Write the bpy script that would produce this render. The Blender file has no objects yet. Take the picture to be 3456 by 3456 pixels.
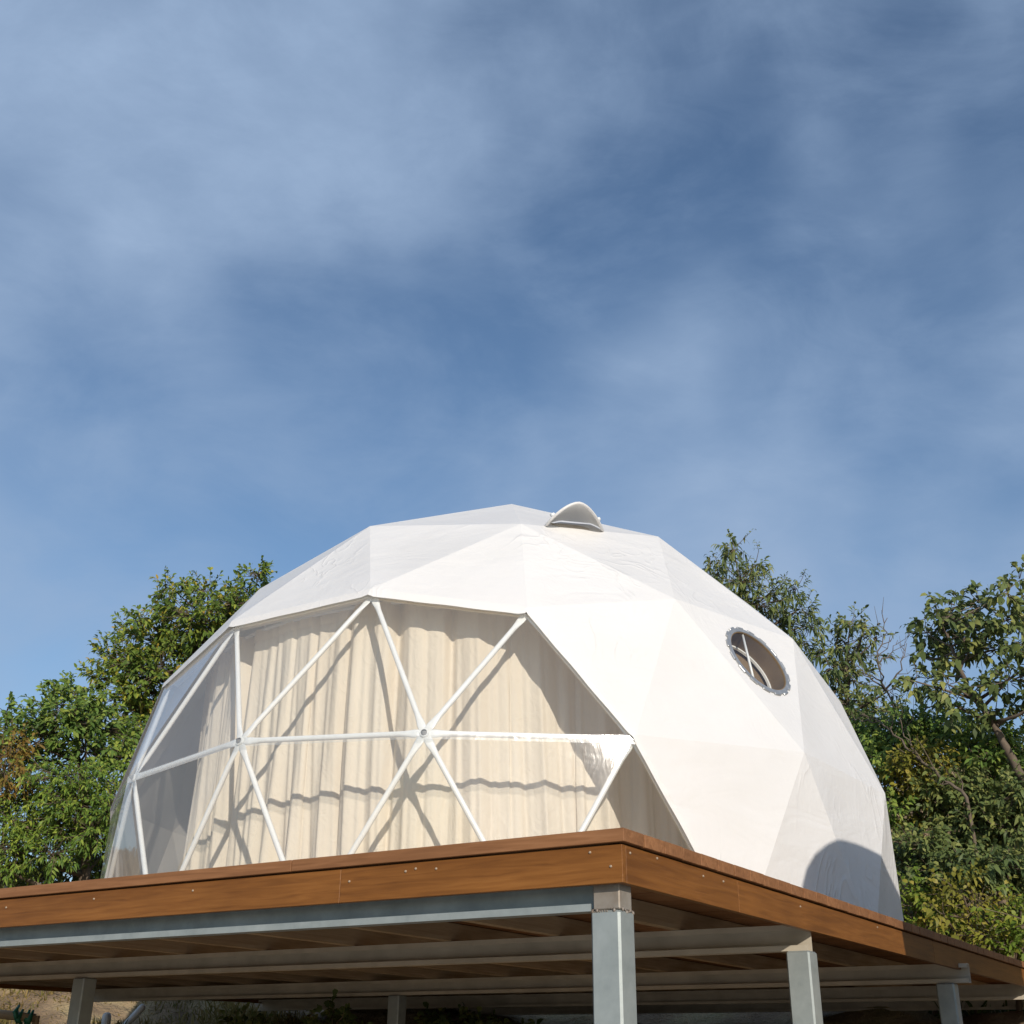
import bpy, math, random, itertools
import numpy as np
from mathutils import Vector, Matrix

random.seed(7); rng = np.random.default_rng(11)
scene = bpy.context.scene
col = scene.collection

# ------------------------------------------------------------------ camera
F_PX = 3967.7                       # focal length in photo pixels (3456 px frame)
CAM = np.array([0.0, -9.5634, -1.1734])
PITCH, YAW, ROLL = 0.434978, 0.007329, 0.010352
FW = np.array([math.sin(YAW)*math.cos(PITCH), math.cos(YAW)*math.cos(PITCH), math.sin(PITCH)])
_r = np.array([math.cos(YAW), -math.sin(YAW), 0.0]); _u = np.cross(_r, FW)
RT = math.cos(ROLL)*_r + math.sin(ROLL)*_u
UP = -math.sin(ROLL)*_r + math.cos(ROLL)*_u
cd = bpy.data.cameras.new('camera'); cam = bpy.data.objects.new('camera', cd); col.objects.link(cam)
cd.sensor_fit = 'HORIZONTAL'; cd.sensor_width = 36.0
cd.lens = 36.0*F_PX/3456.0
cd.clip_start = 0.05; cd.clip_end = 2000.0
M = Matrix.Identity(4)
for i in range(3):
    M[i][0] = RT[i]; M[i][1] = UP[i]; M[i][2] = -FW[i]; M[i][3] = CAM[i]
cam.matrix_world = M
scene.camera = cam
scene.render.resolution_x = 1024; scene.render.resolution_y = 1024
scene.render.engine = 'CYCLES'
scene.cycles.max_bounces = 10
scene.cycles.transparent_max_bounces = 16

# ------------------------------------------------------------------ light
SUN_AZ, SUN_EL = math.radians(12.6), math.radians(19.5)     # azimuth from -Y towards +X
SUN = np.array([math.sin(SUN_AZ)*math.cos(SUN_EL), -math.cos(SUN_AZ)*math.cos(SUN_EL), math.sin(SUN_EL)])
sd = bpy.data.lights.new('sun', 'SUN'); sun = bpy.data.objects.new('sun', sd); col.objects.link(sun)
sd.energy = 3.3; sd.angle = math.radians(0.53); sd.color = (1.0, 0.915, 0.80)
sun.rotation_euler = Vector(SUN).to_track_quat('Z', 'Y').to_euler()
sun.location = (3, -20, 15)

world = bpy.data.worlds.new('World'); scene.world = world; world.use_nodes = True
nt = world.node_tree; nt.nodes.clear()
def N(t, ty, **kw):
    n = t.nodes.new(ty)
    for k, v in kw.items(): setattr(n, k, v)
    return n
wo = N(nt, 'ShaderNodeOutputWorld'); bg = N(nt, 'ShaderNodeBackground'); bg.inputs['Strength'].default_value = 0.094
sky = N(nt, 'ShaderNodeTexSky', sky_type='NISHITA', sun_disc=False)
sky.sun_elevation = SUN_EL; sky.sun_rotation = math.pi - SUN_AZ
sky.air_density = 1.1; sky.dust_density = 0.5; sky.ozone_density = 3.2; sky.altitude = 300
tc = N(nt, 'ShaderNodeTexCoord')
# cirrus veil: one soft noise field over all directions of the sky
def cloud_layer(loc, rot, scale, nscale, detail, lo, hi, rough, dist):
    mp = N(nt, 'ShaderNodeMapping'); mp.inputs['Location'].default_value = loc
    mp.inputs['Rotation'].default_value = rot; mp.inputs['Scale'].default_value = scale
    nt.links.new(tc.outputs['Generated'], mp.inputs[0])
    no = N(nt, 'ShaderNodeTexNoise'); no.inputs['Scale'].default_value = nscale
    no.inputs['Detail'].default_value = detail; no.inputs['Roughness'].default_value = rough; no.inputs['Distortion'].default_value = dist
    nt.links.new(mp.outputs[0], no.inputs['Vector'])
    mr = N(nt, 'ShaderNodeMapRange', interpolation_type='SMOOTHSTEP'); mr.inputs['From Min'].default_value = lo; mr.inputs['From Max'].default_value = hi
    nt.links.new(no.outputs['Fac'], mr.inputs['Value'])
    return mr.outputs[0]
big = cloud_layer((-0.321, -4.812, 16.141), (-0.071, -0.055, 0.002), (1.201, 1, 1.041), 2.606, 3.0, 0.375, 0.66, 0.5, 0.0)
wisp = cloud_layer((-0.117, 1.342, -8.065), (0, math.radians(35), 0), (0.8, 1, 1.3), 5.5, 10.0, 0.36, 0.72, 0.60, 0.35)
m1 = N(nt, 'ShaderNodeMath', operation='MULTIPLY'); m1.inputs[1].default_value = 0.68; nt.links.new(big, m1.inputs[0])
fine = cloud_layer((4.3, 2.2, 7.1), (0, math.radians(30), 0), (0.55, 1, 1.5), 13.0, 9.0, 0.40, 0.68, 0.62, 0.5)
wf = N(nt, 'ShaderNodeMath', operation='MULTIPLY_ADD'); wf.inputs[1].default_value = 0.28; nt.links.new(fine, wf.inputs[0])
w0 = N(nt, 'ShaderNodeMath', operation='MULTIPLY'); w0.inputs[1].default_value = 0.86; nt.links.new(wisp, w0.inputs[0]); nt.links.new(w0.outputs[0], wf.inputs[2])
m2 = N(nt, 'ShaderNodeMath', operation='MULTIPLY_ADD'); m2.inputs[1].default_value = 0.34
nt.links.new(wf.outputs[0], m2.inputs[0]); nt.links.new(m1.outputs[0], m2.inputs[2])
cl = N(nt, 'ShaderNodeMix', data_type='RGBA'); cl.inputs['B'].default_value = (2.75, 3.75, 5.35, 1)
nt.links.new(m2.outputs[0], cl.inputs['Factor']); nt.links.new(sky.outputs[0], cl.inputs['A'])
nt.links.new(cl.outputs['Result'], bg.inputs['Color']); nt.links.new(bg.outputs[0], wo.inputs[0])

vs = scene.view_settings
vs.view_transform = 'Standard'; vs.look = 'None'; vs.exposure = 0.35; vs.gamma = 1.0; vs.use_curve_mapping = False

# ------------------------------------------------------------------ helpers
def ray(px, py):
    return FW + RT*(px-1728)/F_PX - UP*(py-1728)/F_PX
def at(px, py, hd):                 # point on the pixel's ray at horizontal distance hd from the camera
    d = ray(px, py); d = d/np.linalg.norm(d[:2]); return CAM + d*hd
def at_z(px, py, z):
    d = ray(px, py); return CAM + d*(z-CAM[2])/d[2]
def tag(o, label=None, cat=None, group=None, kind=None):
    if label: o['label'] = label
    if cat: o['category'] = cat
    if group: o['group'] = group
    if kind: o['kind'] = kind
    return o
def empty(name, loc=(0, 0, 0), rz=0.0):
    o = bpy.data.objects.new(name, None); col.objects.link(o); o.location = loc; o.rotation_euler = (0, 0, rz)
    o.empty_display_size = 0.2
    return o
def link(name, me, mat, parent=None):
    o = bpy.data.objects.new(name, me); col.objects.link(o)
    if mat is not None and len(me.materials) == 0: me.materials.append(mat)
    if parent is not None: o.parent = parent
    return o
def mesh(name, V, Fc, smooth=False):
    me = bpy.data.meshes.new(name); me.from_pydata([tuple(map(float, v)) for v in V], [], [tuple(f) for f in Fc])
    if smooth: me.polygons.foreach_set('use_smooth', [True]*len(me.polygons))
    me.update(); return me
class MB:
    """collects boxes / tubes / lofts into one mesh"""
    def __init__(s): s.V = []; s.F = []
    def add(s, V, Fc):
        b = len(s.V); s.V += [tuple(map(float, v)) for v in V]; s.F += [tuple(b+i for i in f) for f in Fc]
    def box(s, lo, hi, bev=0.0):
        (x0, y0, z0), (x1, y1, z1) = lo, hi
        if bev <= 0:
            V = [(x0,y0,z0),(x1,y0,z0),(x1,y1,z0),(x0,y1,z0),(x0,y0,z1),(x1,y0,z1),(x1,y1,z1),(x0,y1,z1)]
            s.add(V, [(0,3,2,1),(4,5,6,7),(0,1,5,4),(1,2,6,5),(2,3,7,6),(3,0,4,7)]); return
        b = bev; V = []; cs = [(x0,y0,1,1),(x1,y0,-1,1),(x1,y1,-1,-1),(x0,y1,1,-1)]
        lay = [(z0, b), (z0+b, 0), (z1-b, 0), (z1, b)]
        for z, ins in lay:                  # octagon rings
            for (x, y, a, c), flip in zip(cs, (0, 1, 0, 1)):
                p = (x+a*(b+ins*0), y+c*ins, z); q = (x+a*ins, y+c*(b+ins*0), z)
                if ins: p = (x+a*b*1.6, y+c*b, z); q = (x+a*b, y+c*b*1.6, z)
                V += [q, p] if not flip else [p, q]
        n = 8; Fc = [tuple(reversed(range(8))), tuple(range(24, 32))]
        for k in range(3):
            for i in range(n): Fc.append((k*n+i, k*n+(i+1) % n, (k+1)*n+(i+1) % n, (k+1)*n+i))
        s.add(V, Fc)
    def tube(s, pts, rad, n=8, cap=True, flat=None):
        pts = [np.array(p, float) for p in pts]; m = len(pts)
        rad = [rad]*m if np.isscalar(rad) else list(rad)
        V = []; Fc = []; ref = None
        for i, p in enumerate(pts):
            t = pts[min(i+1, m-1)] - pts[max(i-1, 0)]; t = t/(np.linalg.norm(t)+1e-12)
            if ref is None:
                ref = np.cross(t, (0, 0, 1.0))
                if np.linalg.norm(ref) < 1e-3: ref = np.cross(t, (1.0, 0, 0))
            a = ref - t*(ref@t); a /= np.linalg.norm(a)+1e-12; b = np.cross(t, a); ref = a
            fx, fy = (1, 1) if flat is None else flat[i]
            for k in range(n):
                w = 2*math.pi*k/n; V.append(p + rad[i]*(a*math.cos(w)*fx + b*math.sin(w)*fy))
        for i in range(m-1):
            for k in range(n): Fc.append((i*n+k, i*n+(k+1) % n, (i+1)*n+(k+1) % n, (i+1)*n+k))
        if cap: Fc += [tuple(reversed(range(n))), tuple(range((m-1)*n, m*n))]
        s.add(V, Fc)
    def mesh(s, name, smooth=False): return mesh(name, s.V, s.F, smooth)
    def build(s, name, mat, parent=None, smooth=False): return link(name, s.mesh(name, smooth), mat, parent)

# ------------------------------------------------------------------ materials
def mat(name):
    m = bpy.data.materials.new(name); m.use_nodes = True; t = m.node_tree
    return m, t, t.nodes['Principled BSDF'], t.nodes['Material Output']
def noise(t, scale, detail=4, coord='Object', mapping=None, rough=0.55, dist=0.0):
    tcx = N(t, 'ShaderNodeTexCoord'); v = tcx.outputs[coord]
    if mapping:
        mp = N(t, 'ShaderNodeMapping'); mp.inputs['Scale'].default_value = mapping; t.links.new(v, mp.inputs[0]); v = mp.outputs[0]
    n = N(t, 'ShaderNodeTexNoise'); n.inputs['Scale'].default_value = scale; n.inputs['Detail'].default_value = detail
    n.inputs['Roughness'].default_value = rough; n.inputs['Distortion'].default_value = dist
    t.links.new(v, n.inputs['Vector']); return n.outputs['Fac']
def ramp(t, fac, stops):
    r = N(t, 'ShaderNodeValToRGB'); e = r.color_ramp.elements
    while len(e) < len(stops): e.new(0.5)
    for el, (p, c) in zip(e, stops): el.position = p; el.color = (*c, 1)
    t.links.new(fac, r.inputs[0]); return r.outputs[0]
def bump(t, bs, h, strength, dist=0.01, prev=None):
    b = N(t, 'ShaderNodeBump'); b.inputs['Strength'].default_value = strength; b.inputs['Distance'].default_value = dist
    t.links.new(h, b.inputs['Height'])
    if prev is not None: t.links.new(prev, b.inputs['Normal'])
    if bs is not None: t.links.new(b.outputs[0], bs.inputs['Normal'])
    return b.outputs[0]
def simple(name, c0, c1, scale, rough=0.6, metal=0.0, bstr=0.0, bscale=None, bdist=0.005, mapping=None, detail=5):
    m, t, b, o = mat(name)
    f = noise(t, scale, detail, mapping=mapping)
    t.links.new(ramp(t, f, [(0.3, c0), (0.7, c1)]), b.inputs['Base Color'])
    b.inputs['Roughness'].default_value = rough; b.inputs['Metallic'].default_value = metal
    if bstr: bump(t, b, noise(t, bscale or scale, 5, mapping=mapping), bstr, bdist)
    return m
MAT = {}
# white PVC cover with slight tension wrinkles and faint grime
m, t, b, o = mat('white_pvc_cover')
t.links.new(ramp(t, noise(t, 1.3, 5), [(0.35, (0.785, 0.775, 0.765)), (0.7, (0.83, 0.82, 0.815))]), b.inputs['Base Color'])
b.inputs['Roughness'].default_value = 0.42
n1 = bump(t, None, noise(t, 1.6, 3, mapping=(1.0, 1.0, 2.6), dist=1.2), 0.30, 0.035)
n2 = bump(t, None, noise(t, 7.0, 3, mapping=(1.0, 1.6, 0.5), dist=2.5), 0.20, 0.012, n1)
def ridge(scale, mp_, dist_, power):
    a_ = N(t, 'ShaderNodeMath', operation='SUBTRACT'); a_.inputs[1].default_value = 0.5; t.links.new(noise(t, scale, 2, mapping=mp_, dist=dist_), a_.inputs[0])
    b_ = N(t, 'ShaderNodeMath', operation='ABSOLUTE'); t.links.new(a_.outputs[0], b_.inputs[0])
    c_ = N(t, 'ShaderNodeMath', operation='MULTIPLY_ADD'); c_.inputs[1].default_value = -2.0; c_.inputs[2].default_value = 1.0; t.links.new(b_.outputs[0], c_.inputs[0])
    d_ = N(t, 'ShaderNodeMath', operation='POWER'); d_.inputs[1].default_value = power; t.links.new(c_.outputs[0], d_.inputs[0])
    e_ = N(t, 'ShaderNodeMapRange'); e_.inputs['From Min'].default_value = 0.50; e_.inputs['From Max'].default_value = 0.66; t.links.new(noise(t, 1.1, 2), e_.inputs['Value'])
    g_ = N(t, 'ShaderNodeMath', operation='MULTIPLY'); t.links.new(d_.outputs[0], g_.inputs[0]); t.links.new(e_.outputs[0], g_.inputs[1]); return g_.outputs[0]
n2 = bump(t, None, ridge(1.7, (1.6, 1.6, 0.55), 1.6, 22), 0.32, 0.02, n2)
n3 = bump(t, b, noise(t, 260, 2), 0.05, 0.001, n2)
tl = N(t, 'ShaderNodeBsdfTranslucent'); tl.inputs[0].default_value = (0.80, 0.76, 0.68, 1)
mx = N(t, 'ShaderNodeMixShader'); mx.inputs[0].default_value = 0.20
t.links.new(b.outputs[0], mx.inputs[1]); t.links.new(tl.outputs[0], mx.inputs[2]); t.links.new(mx.outputs[0], o.inputs['Surface'])
MAT['cover'] = m
MAT['lining'] = simple('grey_white_lining', (0.72, 0.68, 0.62), (0.79, 0.75, 0.69), 3, 0.8, bstr=0.25, bscale=6, bdist=0.02)
_m = MAT['lining']; t = _m.node_tree; b = t.nodes['Principled BSDF']; o = t.nodes['Material Output']
tl = N(t, 'ShaderNodeBsdfTranslucent'); tl.inputs[0].default_value = (0.75, 0.66, 0.52, 1)
mx = N(t, 'ShaderNodeMixShader'); mx.inputs[0].default_value = 0.50
t.links.new(b.outputs[0], mx.inputs[1]); t.links.new(tl.outputs[0], mx.inputs[2]); t.links.new(mx.outputs[0], o.inputs['Surface'])
MAT['sleeve'] = simple('brown_inner_sleeve', (0.15, 0.10, 0.055), (0.20, 0.14, 0.08), 6, 0.8)
MAT['strut'] = simple('white_powder_coat', (0.74, 0.74, 0.72), (0.80, 0.80, 0.78), 9, 0.32)
MAT['bolt'] = simple('dark_zinc_bolt', (0.035, 0.035, 0.04), (0.08, 0.08, 0.08), 60, 0.75, 0.0)
# clear PVC: transparent sheet with fresnel reflections, crinkles and a little milkiness
def clear_pvc(name, milk, rough, crink, refl=0.065):
    m, t, b, o = mat(name); t.nodes.remove(b)
    tr = N(t, 'ShaderNodeBsdfTransparent'); tr.inputs[0].default_value = (0.95, 0.96, 0.96, 1)
    gl = N(t, 'ShaderNodeBsdfGlossy'); gl.inputs['Roughness'].default_value = rough; gl.inputs[0].default_value = (1, 1, 1, 1)
    df = N(t, 'ShaderNodeBsdfDiffuse'); df.inputs[0].default_value = (0.8, 0.8, 0.78, 1)
    nn = bump(t, None, noise(t, 2.2, 3, dist=1.0), crink, 0.03)
    nn = bump(t, None, noise(t, 16, 4, mapping=(1, 1, 0.45), dist=2.0), crink*0.35, 0.006, nn)
    t.links.new(nn, gl.inputs['Normal'])
    fr = N(t, 'ShaderNodeLayerWeight'); fr.inputs['Blend'].default_value = 0.5; t.links.new(nn, fr.inputs['Normal'])
    pw = N(t, 'ShaderNodeMath', operation='POWER'); pw.inputs[1].default_value = 4.6; t.links.new(fr.outputs['Facing'], pw.inputs[0])
    f2 = N(t, 'ShaderNodeMath', operation='MULTIPLY_ADD'); f2.inputs[1].default_value = 0.9; f2.inputs[2].default_value = refl; f2.use_clamp = True
    t.links.new(pw.outputs[0], f2.inputs[0])
    p2 = N(t, 'ShaderNodeMath', operation='POWER'); p2.inputs[1].default_value = 2.5; t.links.new(fr.outputs['Facing'], p2.inputs[0])
    mk = N(t, 'ShaderNodeMath', operation='MULTIPLY_ADD'); mk.inputs[1].default_value = 5.0*milk; mk.inputs[2].default_value = milk; t.links.new(p2.outputs[0], mk.inputs[0])
    a = N(t, 'ShaderNodeMixShader'); t.links.new(mk.outputs[0], a.inputs[0]); t.links.new(tr.outputs[0], a.inputs[1]); t.links.new(df.outputs[0], a.inputs[2])
    c = N(t, 'ShaderNodeMixShader'); t.links.new(f2.outputs[0], c.inputs[0]); t.links.new(a.outputs[0], c.inputs[1]); t.links.new(gl.outputs[0], c.inputs[2])
    t.links.new(c.outputs[0], o.inputs['Surface']); return m
MAT['clear'] = clear_pvc('clear_pvc', 0.068, 0.042, 0.075)
MAT['seam'] = clear_pvc('clear_pvc_weld', 0.16, 0.12, 0.4)
MAT['pane'] = clear_pvc('porthole_pane', 0.0, 0.03, 0.03, 0.02)
# cream curtain, translucent
m, t, b, o = mat('cream_curtain_cloth')
bc = ramp(t, noise(t, 2.5, 5, mapping=(1, 1, 0.3)), [(0.3, (0.86, 0.75, 0.595)), (0.7, (0.92, 0.83, 0.685))])
t.links.new(bc, b.inputs['Base Color']); b.inputs['Roughness'].default_value = 0.75
n1 = bump(t, None, noise(t, 9, 5, mapping=(1, 1, 0.7), dist=2.2), 0.5, 0.014)
n2 = bump(t, b, noise(t, 38, 4, mapping=(1, 1, 0.8), dist=1.5), 0.35, 0.004, n1)
tl = N(t, 'ShaderNodeBsdfTranslucent'); t.links.new(bc, tl.inputs[0]); t.links.new(n2, tl.inputs['Normal'])
mx = N(t, 'ShaderNodeMixShader'); mx.inputs[0].default_value = 0.26
t.links.new(b.outputs[0], mx.inputs[1]); t.links.new(tl.outputs[0], mx.inputs[2]); t.links.new(mx.outputs[0], o.inputs['Surface'])
MAT['curtain'] = m
# stained softwood: grain along local X
def wood(name, c0, c1, c2, rough=0.5):
    m, t, b, o = mat(name)
    g = noise(t, 6.0, 6, mapping=(0.5, 9, 9), dist=0.8)
    gg = ramp(t, g, [(0.30, c0), (0.5, c1), (0.72, c2)])
    blot = ramp(t, noise(t, 3.2, 4, mapping=(0.6, 2, 2)), [(0.3, (0.72, 0.70, 0.68)), (0.65, (1.0, 1.0, 1.0))])
    oi = N(t, 'ShaderNodeObjectInfo'); hv = N(t, 'ShaderNodeMapRange'); hv.inputs['To Min'].default_value = 0.90; hv.inputs['To Max'].default_value = 1.08
    t.links.new(oi.outputs['Random'], hv.inputs['Value'])
    mu = N(t, 'ShaderNodeMix', data_type='RGBA', blend_type='MULTIPLY'); mu.inputs['Factor'].default_value = 1
    t.links.new(gg, mu.inputs['A']); t.links.new(blot, mu.inputs['B'])
    mv = N(t, 'ShaderNodeVectorMath', operation='SCALE'); t.links.new(mu.outputs['Result'], mv.inputs[0]); t.links.new(hv.outputs[0], mv.inputs['Scale'])
    t.links.new(mv.outputs[0], b.inputs['Base Color']); b.inputs['Roughness'].default_value = rough; b.inputs['Specular IOR Level'].default_value = 0.2
    bump(t, b, g, 0.25, 0.004); return m
MAT['fascia'] = wood('orange_stained_timber', (0.15, 0.057, 0.013), (0.205, 0.080, 0.018), (0.25, 0.103, 0.025), 0.42)
MAT['board'] = wood('stained_deck_board', (0.19, 0.085, 0.036), (0.245, 0.112, 0.048), (0.30, 0.145, 0.067), 0.6)
MAT['joist'] = wood('raw_timber_joist', (0.34, 0.235, 0.14), (0.43, 0.31, 0.19), (0.50, 0.38, 0.25), 0.75)
# galvanised steel
m, t, b, o = mat('galvanised_steel')
t.links.new(ramp(t, noise(t, 7, 7, rough=0.65), [(0.28, (0.23, 0.26, 0.255)), (0.5, (0.30, 0.33, 0.322)), (0.75, (0.37, 0.40, 0.39))]), b.inputs['Base Color'])
b.inputs['Metallic'].default_value = 0.35
rr = N(t, 'ShaderNodeMapRange'); rr.inputs['To Min'].default_value = 0.32; rr.inputs['To Max'].default_value = 0.55
t.links.new(noise(t, 11, 5), rr.inputs['Value']); t.links.new(rr.outputs[0], b.inputs['Roughness'])
bump(t, b, noise(t, 40, 4), 0.08, 0.003); MAT['steel'] = m
MAT['steel_brown'] = simple('dull_steel_with_rust_bloom', (0.23, 0.19, 0.15), (0.34, 0.31, 0.27), 14, 0.6, 0.45, 0.1, 40)
MAT['beam'] = simple('primed_steel_beam', (0.40, 0.35, 0.27), (0.54, 0.48, 0.38), 6, 0.6, 0.05, 0.08, 30)
MAT['weld'] = simple('weld_slag', (0.12, 0.085, 0.06), (0.30, 0.27, 0.24), 55, 0.6, 0.3, 0.3, 90)
MAT['screw'] = simple('zinc_screw', (0.36, 0.28, 0.20), (0.48, 0.38, 0.28), 50, 0.45, 0.4)
MAT['bezel'] = simple('brushed_aluminium', (0.30, 0.31, 0.32), (0.42, 0.43, 0.44), 20, 0.42, 0.6)
MAT['bark'] = simple('bark', (0.07, 0.05, 0.035), (0.17, 0.125, 0.085), 9, 0.9, bstr=0.5, bscale=22, bdist=0.01, mapping=(1, 1, 0.3))
MAT['twig'] = simple('bare_twig', (0.075, 0.055, 0.04), (0.16, 0.125, 0.09), 9, 0.9)
MAT['pipe'] = simple('white_plastic_pipe', (0.72, 0.72, 0.70), (0.80, 0.80, 0.78), 5, 0.4)
MAT['green'] = simple('green_tape', (0.02, 0.14, 0.07), (0.03, 0.20, 0.10), 12, 0.5)
MAT['caster'] = simple('grey_shade_caster', (0.24, 0.26, 0.27), (0.30, 0.32, 0.33), 4, 0.5)
MAT['block'] = simple('concrete_block', (0.28, 0.27, 0.25), (0.40, 0.39, 0.36), 6, 0.9, bstr=0.3, bscale=40)
# soil and dry grass ground
m, t, b, o = mat('hillside_soil')
c1 = ramp(t, noise(t, 1.6, 7), [(0.30, (0.15, 0.10, 0.06)), (0.48, (0.27, 0.19, 0.11)), (0.60, (0.34, 0.26, 0.14)), (0.78, (0.19, 0.18, 0.07))])
t.links.new(c1, b.inputs['Base Color']); b.inputs['Roughness'].default_value = 0.95
n1 = bump(t, None, noise(t, 5, 7), 0.9, 0.12); bump(t, b, noise(t, 40, 5), 0.6, 0.02, n1); MAT['soil'] = m
def leafmat(name, stops, trans=0.32, rough=0.5):
    m, t, b, o = mat(name)
    ge = N(t, 'ShaderNodeNewGeometry'); cr = ramp(t, ge.outputs['Random Per Island'], stops)
    big = ramp(t, noise(t, 1.1, 3), [(0.35, (0.72, 0.78, 0.75)), (0.65, (1.15, 1.08, 0.9))])
    mu = N(t, 'ShaderNodeMix', data_type='RGBA', blend_type='MULTIPLY'); mu.inputs['Factor'].default_value = 1
    t.links.new(cr, mu.inputs['A']); t.links.new(big, mu.inputs['B'])
    t.links.new(mu.outputs['Result'], b.inputs['Base Color']); b.inputs['Roughness'].default_value = rough
    b.inputs['Specular IOR Level'].default_value = 0.22
    tl = N(t, 'ShaderNodeBsdfTranslucent'); t.links.new(mu.outputs['Result'], tl.inputs[0])
    mx = N(t, 'ShaderNodeMixShader'); mx.inputs[0].default_value = trans
    t.links.new(b.outputs[0], mx.inputs[1]); t.links.new(tl.outputs[0], mx.inputs[2]); t.links.new(mx.outputs[0], o.inputs['Surface'])
    return m
MAT['leaf_broad'] = leafmat('broad_leaf', [(0.0, (0.074, 0.125, 0.031)), (0.5, (0.150, 0.226, 0.046)), (0.82, (0.261, 0.329, 0.057)), (0.93, (0.400, 0.384, 0.068)), (1.0, (0.400, 0.271, 0.057))])
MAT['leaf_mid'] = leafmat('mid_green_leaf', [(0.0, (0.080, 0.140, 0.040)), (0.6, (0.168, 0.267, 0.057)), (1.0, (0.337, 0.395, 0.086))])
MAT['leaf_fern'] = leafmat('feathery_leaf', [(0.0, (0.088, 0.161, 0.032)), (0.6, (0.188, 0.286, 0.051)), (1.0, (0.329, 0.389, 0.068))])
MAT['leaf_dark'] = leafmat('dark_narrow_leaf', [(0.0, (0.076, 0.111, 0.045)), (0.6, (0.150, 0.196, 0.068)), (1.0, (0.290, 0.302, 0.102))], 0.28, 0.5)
MAT['leaf_yellow'] = leafmat('yellow_green_leaf', [(0.0, (0.169, 0.171, 0.027)), (0.6, (0.297, 0.269, 0.046)), (1.0, (0.400, 0.323, 0.069))])
MAT['leaf_bright'] = leafmat('bright_green_leaf', [(0.0, (0.118, 0.183, 0.024)), (0.6, (0.201, 0.273, 0.039)), (1.0, (0.335, 0.350, 0.059))])
MAT['leaf_brown'] = leafmat('brown_seed_leaf', [(0.0, (0.208, 0.119, 0.034)), (0.6, (0.295, 0.189, 0.048)), (1.0, (0.208, 0.220, 0.041))])
MAT['grass_dry'] = leafmat('dry_grass', [(0.0, (0.13, 0.13, 0.03)), (0.5, (0.26, 0.19, 0.07)), (1.0, (0.34, 0.25, 0.11))], 0.3, 0.7)
MAT['grass_green'] = leafmat('long_green_grass', [(0.0, (0.05, 0.085, 0.022)), (0.6, (0.10, 0.14, 0.04)), (1.0, (0.22, 0.19, 0.08))], 0.3, 0.5)

# ------------------------------------------------------------------ ground
ZB = -0.5313                                     # deck surface
DC = np.array([0.3721, -5.8904]); DM = math.radians(56.916)
DU = np.array([-math.sin(DM), math.cos(DM)]); DV = np.array([math.cos(DM), math.sin(DM)])
def deck_xy(u, v): return DC + DU*u + DV*v
G0 = -2.75
# control heights: (x, y, z) of the ground
CTRL = [(0,-30,G0),(0,-9.5,G0),(-8,-9,G0),(8,-9,G0),(-5,-4,G0+.1),(0,-5,G0),(4,-5,G0+.1),(-2.5,-1.5,-2.3),(0.5,-3,-2.5),(3.5,-3,-2.0),(6,-3.5,-1.9),
 (1.5,-1.0,-1.75),(3.4,0.2,-1.12),(5.5,0.5,-0.75),(-1,1.5,-1.5),(-4,0.5,-1.65),(-3.2,2.6,-1.05),(-5.5,2.2,-1.0),(-8,2,-.8),(1.5,2.5,-0.95),(4.6,2.4,-0.75),(-1,5,-0.72),(2,5,-.4),
 (-4,5,-.35),(-6.5,5.3,.15),(-9,5,0.6),(-5,8,1.0),(-9,9,1.5),(0,9,.5),(5,5.5,1.2),(7,4.5,1.9),(7,7.5,3.0),(10,6,3.4),(5,9,1.9),(9,1,.6),(12,3,2.2),(5.5,3.2,.35),
 (-14,-2,-2.2),(14,-4,-1.6),(-15,8,1.5),(-10,18,2.0),(0,18,1.2),(10,18,2.2),(18,10,3.0),(0,60,1.5),(-60,40,1.5),(60,40,2.5),(-60,-30,G0),(60,-30,G0),(0,-60,G0),(-60,0,-1),(60,0,0)]
CTRL = np.array(CTRL, float)
def gz(x, y):
    x = np.asarray(x, float); y = np.asarray(y, float)
    d2 = (x[..., None]-CTRL[:, 0])**2 + (y[..., None]-CTRL[:, 1])**2 + 0.35
    w = d2**-1.8
    z = (w*CTRL[:, 2]).sum(-1)/w.sum(-1)
    return z + np.clip((y+3)/4, 0, 1)*0.10*(np.sin(x*2.3+1.3*np.sin(y*1.7))*np.sin(y*2.9+x*.6) + 0.5*np.sin(x*6.1+y*2)*np.sin(y*5.3-x))
def axis_grid(a, b, step, far):
    g = list(np.arange(a, b+1e-6, step)); s = step
    lo = [a]; hi = [b]
    while lo[-1] > -far: s *= 1.35; lo.append(lo[-1]-s)
    s = step
    while hi[-1] < far: s *= 1.35; hi.append(hi[-1]+s)
    return np.array(lo[:0:-1] + g + hi[1:])
gx = axis_grid(-14, 14, 0.22, 900); gy = axis_grid(-12, 16, 0.22, 900)
X, Y = np.meshgrid(gx, gy); Z = gz(X, Y)
nx, ny = len(gx), len(gy)
GV = np.stack([X, Y, Z], -1).reshape(-1, 3)
idx = np.arange(nx*ny).reshape(ny, nx)
GF = np.stack([idx[:-1, :-1], idx[:-1, 1:], idx[1:, 1:], idx[1:, :-1]], -1).reshape(-1, 4)
ground = link('ground', mesh('ground', GV, GF.tolist(), True), MAT['soil']); tag(ground, 'brown earth hillside rising behind the raised deck', 'ground', kind='structure')
MAT['bounce_ground'] = simple('pale_bounce_ground', (0.46, 0.43, 0.37), (0.58, 0.54, 0.47), 1.7, 0.9, bstr=0.3, bscale=30, bdist=0.01)
yd = MB()  # unseen pale sheet, added to bounce sunlight up under the deck
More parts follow.
